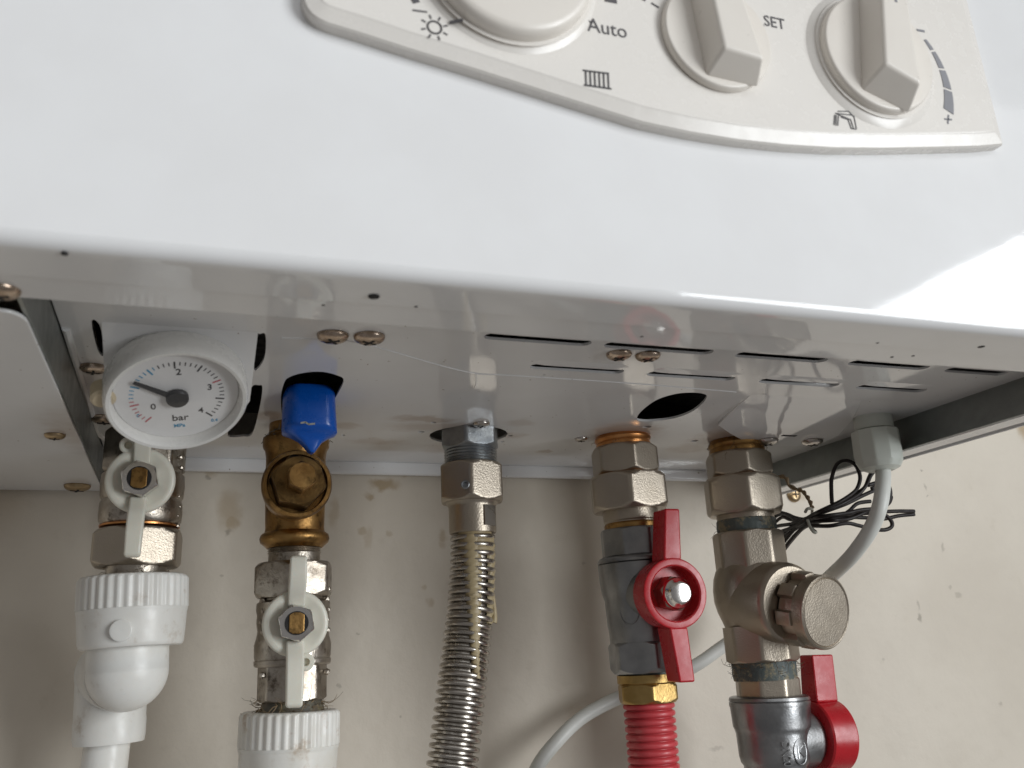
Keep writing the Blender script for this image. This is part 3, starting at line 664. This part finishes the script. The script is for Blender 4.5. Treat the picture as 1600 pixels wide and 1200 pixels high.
# ---- third pipe: corrugated steel hose
p3 = Pipe((734, 672), (739, 835))
hz = thing('gas_hose', 'corrugated stainless steel hose with yellow sealant drips, middle pipe', 'hose', p3.p(835))
bm = B(); p3.hex(bm, 655, 703, 94, .42, ch0=False); obj('spigot', bm, M['zinc_bolt'], hz)
bm = B(); p3.lathe(bm, [(700, 80)] + rings(702, 729, 83, 6, 4) + [(732, 80)]); obj('thread', bm, M['zinc_bolt'], hz)
bm = B(); p3.hex(bm, 727, 786, 108, .28); obj('union_nut', bm, M['nickel'], hz)
bm = B(); dq = p3.p(766); dd_ = (at(721, 769, .455) - dq); dd_ = (dd_ - p3.A * dd_.dot(p3.A)).normalized(); dc = dq + dd_ * .0178
lathe(bm, dc, dd_, [(0, .0024), (.0012, .0024), (.0016, .002), (.0014, .0014), (.0006, .0012), (.0006, .0003)], 20); obj('stamp_mark', bm, M['zinc_bolt'], hz)
bm = B(); p3.lathe(bm, [(780, 90), (789, 78), (793, 74), (831, 74), (834, 72), (834, 60)], 48); sl = obj('sleeve', bm, M['nickel'], hz)
q = p3.p(808); bm = B(); d = Vector((.48, -.86, 0)).normalized(); s = d.cross(p3.A).normalized(); c = q + d * (p3.r(74, 808) - .0006)
prism(bm, [c + s * x + p3.A * y for x, y in ((-.0042, -.005), (.0042, -.005), (.0042, .006), (-.0042, .006))], d * .0009); obj('flat', bm, M['steel'], sl)
hp = [at(a, b, y) for a, b, y in ((738, 832, .482), (739, 860, .482), (738, 905, .482), (734, 960, .481), (728, 1015, .480), (721, 1075, .478), (714, 1135, .477), (706, 1200, .476), (698, 1260, .475), (688, 1330, .475))]
sp = smooth_path(hp, 14); fr = path_frames(sp)
cum = [0.]
for a, b in zip(sp, sp[1:]): cum.append(cum[-1] + (b - a).length)
def on_path(s):
    i = 0
    while i < len(cum) - 2 and cum[i + 1] < s: i += 1
    t = (s - cum[i]) / (cum[i + 1] - cum[i]); p = sp[i].lerp(sp[i + 1], t); return p, fr[i][1].lerp(fr[i + 1][1], t).normalized()
HR = p3.r(71, 860); pitch = 12.2 * sp[0].dot(CF) / F
def hose_ring(s, r, n=32):
    p, t = on_path(s); u, v = frame(t); return [p + (u * math.cos(2 * PI * k / n) + v * math.sin(2 * PI * k / n)) * r for k in range(n)]
bm = B(); loops = []; s = .001; loops.append(hose_ring(0, HR * .9))
while s < cum[-1] - pitch:
    grow = 1 + .08 * min(1, s / cum[-1])
    for q, f in ((0, .74), (.10, .74), (.14, .80), (.17, .90), (.24, .965), (.36, .995), (.5, 1.0), (.64, .995), (.76, .965), (.83, .90), (.86, .80), (.90, .74)): loops.append(hose_ring(s + q * pitch, HR * f * grow))
    s += pitch
loft(bm, loops); obj('corrugated_tube', bm, M['steel'], hz, 50)
def seal_patch(a_fn, s0, s1, name, lift=.985):
    bm = B(); rows = []; n = 70
    for i in range(n + 1):
        s = s0 + (s1 - s0) * i / n; p, t = on_path(s); u = (UX - t * UX.dot(t)).normalized(); v = t.cross(u); row = []
        a0, a1 = a_fn(i / n); ph = ((s - .001) / pitch) % 1; dip = .05 * (1 - math.sin(PI * min(1, max(0, (ph - .2) / .7))) ** .7)
        for k in range(11):
            a = a0 + (a1 - a0) * k / 10 + .05 * math.sin(i * 1.7 + k); e = math.sin(PI * k / 10) ** .5
            rr_ = HR * (1 + .08 * s / cum[-1]) * (.80 + (lift - .80 + .035) * e - dip * e)
            row.append(bm.verts.new(p + (u * math.cos(a) - Vector((0, 1, 0)) * 0 + ( -v if v.y > 0 else v) * math.sin(a)) * rr_))
        rows.append(row)
    for a, b in zip(rows, rows[1:]):
        for k in range(10): bm.faces.new((a[k], a[k + 1], b[k + 1], b[k]))
    return obj(name, bm, M['sealant'], hz, 60)
pitchN = 9
seal_patch(lambda t: (2.5 - .45 * t - .75 * t * t, 1.42 - .1 * t - .35 * t * t), .002, pitch * 18, 'sealant')
seal_patch(lambda t: (2.8, .3), .0, pitch * 2.6, 'sealant', .96)
seal_patch(lambda t: (1.05 - .35 * t, .2 - .2 * t), .004, pitch * 11.2, 'sealant', .97)
p_, t_ = on_path(pitch * 11); bm = B(); dd = Vector((1, -.1, 0))
tube(bm, smooth_path([p_ + dd * HR * .95 - t_ * .012, p_ + dd * HR * 1.04 - t_ * .006, p_ + dd * HR * 1.1 - t_ * .001, p_ + dd * HR * 1.08 + t_ * .0015], 4), lambda i: .0011 + .0007 * i / 12, 10); obj('sealant', bm, M['sealant'], hz, 60)

# ---- fourth and fifth pipes
p4 = Pipe((973, 690), (1015, 1085)); p5 = Pipe((1151, 700), (1199, 1085))
def union_pair(p, name, label, rows, mats):
    t = thing(name, label, 'fitting', p.p(rows['neck'][1]), 'union fittings under the boiler')
    y0, y1, wd = rows['ring']; bm = B(); p.lathe(bm, [(y0 - 15, wd * .8), (y0, wd * .97), (y0 + 3, wd), (y0 + 6, wd * .98), (y0 + 8, wd * .94), (y0 + 12, wd * .97), (y1, wd * .93)]); obj('collar_ring', bm, M[mats], t)
    y0, y1, wd, ro = rows['hex']; bm = B(); p.hex(bm, y0, y1, wd, ro); obj('hex_fitting', bm, M['nickel'], t)
    bm = B(); p.lathe(bm, [(y1 - 1, wd * .8), (y1, wd * .93), (y1 + 2, wd * .95), (y1 + 4, wd * .92), (y1 + 6, wd * .9)]); obj('seal_ring', bm, M['copper'], t)
    y0, y1, wd, ro = rows['nut']; bm = B(); p.hex(bm, y0, y1, wd, ro); obj('union_nut', bm, M['nickel'], t)
    y0, y1, wd = rows['neck']; bm = B(); p.lathe(bm, [(y0, wd * .98), (y0 + 4, wd), (y1 - 14, wd), (y1 - 12, wd * .96), (y1 + 3, wd * .95)]); obj('neck', bm, M['nickel'], t)
    return t
u4 = union_pair(p4, 'union_fitting', 'nickel union fitting with bright copper ring above the red butterfly valve', dict(ring=(684, 706, 88), hex=(699, 743, 106, .18), nut=(744, 799, 129, .38), neck=(794, 828, 86)), 'copper')
u5 = union_pair(p5, 'union_fitting', 'nickel union fitting with rusty collar above the round-capped strainer', dict(ring=(693, 716, 88), hex=(709, 747, 104, .33), nut=(747, 805, 124, .42), neck=(798, 832, 88)), 'brass')
bm = B(); p4.lathe(bm, [(817, 82), (820, 86), (825, 86), (829, 84)]); obj('joint_packing', bm, M['brass'], u4)
bm = B(); p5.lathe(bm, [(811, 86), (814, 91), (826, 92), (834, 90)], 40, fn=lambda th, r, i, t: r * (1 + .01 * math.sin(9 * th + 2 * i))); obj('joint_packing', bm, M['joint_green'], u5)
fibres('hemp_fibres', p5.p(700), p5.A, p5.r(84, 700), 26, .014, u5); fibres('hemp_fibres', p4.p(690), p4.A, p4.r(84, 690), 14, .006, u4)
fibres('hemp_fibres', p5.p(824), p5.A, p5.r(91, 824), 14, .012, u5)

def red_handle(C, N, U, R, parent, wu, wd_, wing, dep, nut):
    """red butterfly handle: deep ring with floor and two tapered wings; hex nut on the stem"""
    N = N.normalized(); X = U.cross(N).normalized(); bm = B()
    lathe(bm, C, N, [(-dep, R * .8), (-dep, R * .93), (-dep + .001, R * .97), (-.0012, R), (-.0003, R * .98), (0, R * .94), (0, R * .81), (-.0006, R * .77), (-dep * .55, R * .74), (-dep * .55, R * .1)], 72, ref=X)
    h = obj('handle', bm, M['red'], parent, 35)
    for sg, ln, w0, w1, sh in wing:
        bm = B(); loops = []
        for s, f in ((.93, 0), (1.0, .1), (ln, 1)):
            c = C + U * sg * R * s + X * R * sh * f; wd2 = (w0 + (w1 - w0) * f) * R
            loops.append([c - X * wd2 - N * (dep * .95), c + X * wd2 - N * (dep * .95), c + X * wd2 * .93 + N * (-.0005), c - X * wd2 * .93 + N * (-.0005)])
        loft(bm, loops); bevel(bm, .0011, 3, 25); obj('wing', bm, M['red'], h, 40)
    if nut:
        bm = B(); hexnut(bm, C - N * dep * .55, N, 0, .0100, R * .50, .3, ref=X, ch0=False); nn = obj('stem_nut', bm, M['nickel'], parent)
        bm = B(); s0 = C - N * dep * .55 + N * .0100; lathe(bm, s0, N, [(-.0014, R * .45), (.0008, R * .44), (.0020, R * .41), (.0028, R * .365), (.0042, R * .34), (.0052, R * .30), (.0056, R * .25), (.0057, R * .05)], 40, ref=X); obj('dome', bm, M['bright'], nn, 30)
    return h
v4 = thing('ball_valve', 'dark grey ball valve with bright red butterfly handle facing the viewer', 'valve', p4.p(1048), 'ball valves on the pipes')
bm = B(); p4.hex(bm, 827, 876, 104, .33, n=8, ch1=False); obj('hex_end', bm, M['zinc'], v4)
bm = B(); p4.lathe(bm, [(868, 100), (871, 112), (875, 118), (878.5, 119), (879.2, 115), (881, 119), (890, 119), (915, 117), (926, 114), (936, 109), (975, 108), (985, 105), (1002, 106)], 56)
q = p4.p(958); d = Vector((-.72, -.69, 0)).normalized(); s = Vector((.69, -.72, 0)).normalized(); rad = p4.r(109, 958); cc = q + d * (rad - .0003)
tube(bm, [cc + s * .0052 * math.cos(2 * PI * k / 28) + UZ * .0062 * math.sin(2 * PI * k / 28) - d * (rad - math.sqrt(max(0, rad * rad - (.0052 * math.cos(2 * PI * k / 28)) ** 2))) for k in range(28)], .0005, 6, closed=True)
C4 = at(1056, 927, .4425); Nf = Vector((0, -1, 0)); lathe(bm, p4.p(930), Nf, [(0, .016), (.024, .0145), (.0265, .012)], 40); obj('valve_body', bm, M['zinc'], v4)
bm = B(); p4.hex(bm, 1000, 1050, 118, .2); obj('hex_end', bm, M['zinc'], v4)
R4 = rr(55, C4)
red_handle(C4, Vector((-.03, -1, -.03)), (UZ + UX * .005).normalized(), R4, v4, 0, 0, [(1, 2.42, .31, .26, .14), (-1, 2.42, .31, .26, .14)], .0155, True)
bm = B(); p4.lathe(bm, [(1046, 84), (1050, 88), (1060, 87), (1066, 84)], 40, fn=lambda th, r, i, t: r * (1 + .015 * math.sin(8 * th + 2 * i))); obj('joint_packing', bm, M['joint_green'], v4)
fibres('hemp_fibres', p4.p(1052), p4.A, p4.r(90, 1052), 26, .006, v4, 'joint')

p4b = Pipe((1010, 1058), (1022, 1200))
rp = thing('corrugated_pipe', 'red corrugated plastic pipe with brass nut under the red-handled valve', 'pipe', p4b.p(1240))
bm = B(); p4b.lathe(bm, [(1052, 80), (1054, 92), (1066, 92), (1068, 88), (1070, 80)]); p4b.hex(bm, 1066, 1098, 98, .32); obj('brass_nut', bm, M['brass_new'], rp)
bm = B(); rows = [(1092, 70)]; y = 1098.
while y < 1330:
    rows += [(y, 74), (y + 1.6, 79), (y + 3.5, 80.5), (y + 6.2, 80.5), (y + 8.0, 79), (y + 9.6, 74), (y + 10.4, 69), (y + 11.2, 69)]; y += 11.9
p4b.lathe(bm, rows, 48); obj('corrugated_sheath', bm, M['red_soft'], rp, 50)

# strainer
st = thing('strainer', 'stubby nickel strainer with large round cap, on the rightmost pipe', 'filter', p5.p(1032))
bm = B(); p5.hex(bm, 832, 892, 110, .30, n=8, ch1=False); obj('hex_end', bm, M['nickel'], st)
bm = B(); p5.lathe(bm, [(878, 96), (884, 104), (890, 112), (902, 121), (920, 127), (938, 127), (954, 120), (968, 110), (980, 102), (986, 98)], 56)
ca = Vector((.13, -1, -.12)).normalized(); cb = p5.p(938)
lathe(bm, cb, ca, [(-.004, .0235), (.006, .0236), (.016, .0232), (.026, .0228), (.0285, .0222), (.030, .0205)], 56); obj('strainer_body', bm, M['nickel'], st, 40)
bm = B(); p5.hex(bm, 978, 1034, 112, .2, n=8, ch0=False); obj('hex_end', bm, M['nickel'], st)
capc = at(1292, 957, .437); ca2 = (capc - cb).normalized(); ca = (ca2 * .6 + ca * .4).normalized(); CR = rr(58, capc); L_ = (capc - cb).dot(ca); cb2 = capc - ca * L_
def teeth(th, r, i, t): return r * (1 - (.15 if 0 < i < 6 and (th * 8 / (2 * PI)) % 1 > .48 else 0))
bm = B(); lathe(bm, cb2, ca, [(L_ - .019, CR * .86), (L_ - .019, CR * 1.0), (L_ - .018, CR * 1.05), (L_ - .014, CR * 1.05), (L_ - .0095, CR * 1.04), (L_ - .0085, CR * 1.02), (L_ - .0083, CR * .97), (L_ - .0022, CR * 1.0), (L_ - .0006, CR * .985), (L_, CR * .94), (L_ - .0003, CR * .915), (L_ - .0006, CR * .905), (L_ - .0002, CR * .88), (L_ - .0001, CR * .3)], 128, fn=teeth, ref=UX)
obj('cap', bm, M['nickel'], st, 28)
bm = B(); p5.lathe(bm, [(1028, 94), (1034, 99), (1052, 98), (1062, 97)], 40, fn=lambda th, r, i, t: r * (1 + .015 * math.sin(7 * th + 3 * i) + .01 * math.sin(17 * th))); obj('joint_packing', bm, M['joint_green'], st)
fibres('hemp_fibres', p5.p(1036), p5.A, p5.r(99, 1036), 90, .007, st); fibres('hemp_fibres', p5.p(1050), p5.A, p5.r(98, 1050), 70, .006, st, 'joint')

# last valve
p5b = Pipe((1198, 1058), (1213, 1200))
v5 = thing('ball_valve', 'dark grey ball valve with red handle turned sideways, below the strainer', 'valve', p5b.p(1240), 'ball valves on the pipes')
bm = B(); p5b.hex(bm, 1058, 1094, 100, .42, n=8, ch1=False); obj('hex_end', bm, M['nickel'], v5)
bm = B(); p5b.lathe(bm, [(1086, 96), (1087, 116), (1089, 122), (1093, 124), (1094.5, 121.5), (1096, 124), (1102, 124), (1104, 122), (1134, 119), (1139, 115), (1146, 112), (1180, 110), (1190, 106), (1196, 98), (1204, 99), (1206, 104), (1260, 104), (1263, 82), (1480, 82)], 64)
lathe(bm, p5b.p(1158), UX, [(0, .019), (.022, .0165), (.0265, .0135), (.029, .0125)], 44); obj('valve_body', bm, M['zinc'], v5, 40)
q = p5b.p(1172); rad = p5b.r(111, 1172); d = Vector((-.29, -.956, 0)).normalized(); s = Vector((.956, -.29, 0)); cc = q + d * (rad - .0002)
bm = text_bm('DN20', .0066, cc + d * .0003, Vector((0, 0, -1)), s, d, .0006, xs=.78); obj('embossed_text', bm, M['zinc'], v5)
d = Vector((.17, -.985, 0)).normalized(); s = Vector((.985, .17, 0)).normalized(); cc = q + d * (rad - .0002) + UZ * .0005; bm = B()
tube(bm, [cc + s * .0048 * math.cos(2 * PI * k / 28) + UZ * .0068 * math.sin(2 * PI * k / 28) - d * (rad - math.sqrt(max(0, rad * rad - (.0048 * math.cos(2 * PI * k / 28)) ** 2))) for k in range(28)], .00045, 6, closed=True)
tube(bm, [cc - s * .0018 + UZ * .0035, cc - s * .0018 - UZ * .0035], .0005, 6); tube(bm, [cc + s * .0022 + UZ * .003, cc - s * .0014 + UZ * .0003, cc + s * .0022 - UZ * .003], .0005, 6); obj('embossed_emblem', bm, M['zinc'], v5, 50)
C5 = p5b.p(1157) + UX * .0435; red_handle(C5, Vector((1, .02, -.02)), (UZ + Vector((.0, 0, 0))).normalized(), R4 * 1.08, v5, 0, 0, [(1, 2.25, .36, .30, -.1), (-1, 2.3, .36, .30, .1)], .017, True)

# ================================================================== CABLE, WIRES
gl = atz(1363, 652, PLATE_Z)
cable = thing('power_cable', 'thick pale grey cable hanging from a plastic gland at the right', 'cable', gl)
bm = B(); lathe(bm, gl, Vector((0, 0, -1)), [(-.001, .0105), (.0075, .0108)], 40); lathe(bm, gl, Vector((0, 0, -1)), [(.0076, .0100), (.0082, .0100)], 24); obj('gland_base', bm, M['gland'], cable)
bm = B(); lathe(bm, gl + Vector((0, 0, -.0082)), Vector((0, 0, -1)), [(0, .0125), (.0004, .0130), (.014, .0133), (.018, .0128), (.0215, .0108), (.0230, .0075), (.0230, .003)], 96,
    fn=lambda th, r, i, t: r if i > 3 else min(r * 1.02, polyr(th, r * .965, 10, 90, .2))); obj('gland_nut', bm, M['gland'], cable, 20)
cp = [gl + Vector((.002, 0, -.024)), at(1380, 745, .412), at(1376, 785, .408), at(1364, 820, .413), at(1344, 852, .424), at(1316, 884, .446), at(1260, 932, .51), at(1195, 972, .54), at(1137, 1005, .553), at(1086, 1040, .557), at(1020, 1070, .559), at(963, 1092, .559), at(908, 1122, .559), at(864, 1165, .558), at(836, 1206, .556), at(815, 1270, .553), at(800, 1340, .55)]
bm = B(); tube(bm, smooth_path(cp, 8), .0042, 20); obj('cable_sheath', bm, M['cable'], cable, 60)

def W(pts, y0=.512):
    return [at(1180 + a / 6, 680 + b / 6, y0 - .075 * min(1, max(0, (a - 150) / 500))) for a, b in pts]
wb = thing('wire_bundle', 'tied bundle of thin looped black wires near the right edge of boiler', 'wire', at(1265, 815, .515))
wl = [[(720, 640), (714, 520), (718, 400), (765, 275), (850, 238), (935, 275), (980, 370), (975, 450), (930, 530), (800, 620), (640, 700), (520, 760), (400, 840), (250, 900), (120, 930)],
      [(1130, 320), (1080, 385), (1040, 470), (960, 560), (800, 650), (620, 720), (500, 770), (380, 870), (270, 1000), (180, 1120)],
      [(1110, 300), (1065, 400), (1025, 490), (940, 550), (760, 640), (560, 735), (470, 790), (360, 850), (240, 930), (120, 980)],
      [(1490, 713), (1350, 712), (1200, 718), (1000, 735), (800, 745), (600, 775), (470, 790), (370, 770), (300, 740), (230, 728), (140, 760)],
      [(1490, 742), (1350, 755), (1200, 785), (1050, 775), (860, 770), (640, 790), (500, 800), (400, 800), (320, 790), (250, 770), (150, 850)],
      [(1170, 725), (1235, 760), (1280, 815), (1275, 862), (1210, 888), (1110, 880), (980, 850), (860, 825), (700, 850), (560, 850), (480, 850), (380, 930), (280, 1050), (180, 1180)],
      [(1190, 715), (1260, 770), (1262, 830), (1200, 860), (1050, 850), (900, 800), (760, 800), (600, 830), (500, 835), (400, 890), (300, 960), (200, 1060), (120, 1130)],
      [(1060, 470), (1150, 445), (1240, 465), (1268, 540), (1250, 620), (1200, 680), (1000, 700), (860, 730), (640, 760), (500, 790), (350, 830), (220, 850), (120, 880)],
      [(1090, 500), (1180, 480), (1262, 560), (1270, 600), (1230, 655), (1080, 700), (950, 760), (850, 790), (700, 800), (520, 815), (420, 850), (320, 920), (180, 1010)],
      [(1110, 520), (1000, 570), (860, 640), (700, 700), (560, 750), (480, 780), (400, 800), (330, 760), (260, 735), (180, 770), (120, 860)],
      [(1130, 560), (980, 610), (820, 670), (650, 730), (520, 790), (430, 850), (320, 980), (240, 1080), (150, 1190)],
      [(1080, 620), (960, 640), (880, 710), (800, 760), (680, 790), (540, 830), (440, 880), (330, 1000), (260, 1090), (170, 1200)],
      [(1120, 440), (1040, 520), (900, 600), (700, 690), (540, 760), (440, 820), (280, 900), (140, 900)]]
for i, l in enumerate(wl[:6] + wl[7:10] + wl[11:12]):
    bm = B(); tube(bm, smooth_path(W(l, .508 + .0024 * (i % 5)), 6), .00115, 8); obj('wire', bm, M['wire'], wb, 60)
bm = B(); tp = [(470, 720), (490, 690), (530, 695), (530, 760), (520, 830), (545, 885), (570, 905), (555, 912), (520, 870), (490, 790)]
tube(bm, smooth_path([at(1180 + a / 6, 680 + b / 6, y) for (a, b), y in zip(tp, (.447, .450, .462, .472, .472, .462, .449, .445, .444, .445))], 5), .0009, 8); obj('tie', bm, M['tie'], wb, 60)
bm = B()
for ph in (0, PI):
    base = smooth_path(W([(230, 385), (290, 400), (320, 470), (390, 505), (440, 520), (480, 565), (510, 610), (530, 660), (535, 700)], .520), 6)
    tube(bm, [p + Vector((math.cos(i * .5 + ph), 0, math.sin(i * .5 + ph))) * .0008 for i, p in enumerate(base)], .0008, 6)
s_ = tag(obj('string', bm, M['string'], None, 60), 'twisted tan string holding the black wire bundle up behind the pipe', 'string')
ws = add_screw(at(1240, 773, .5795), 'screw_brass', 1.0, parent=None, nrm=(math.radians(-90), 0, 0)); ws.name = 'wall_screw'; tag(ws, 'small brass screw in the wall beside the twisted string', 'screw')
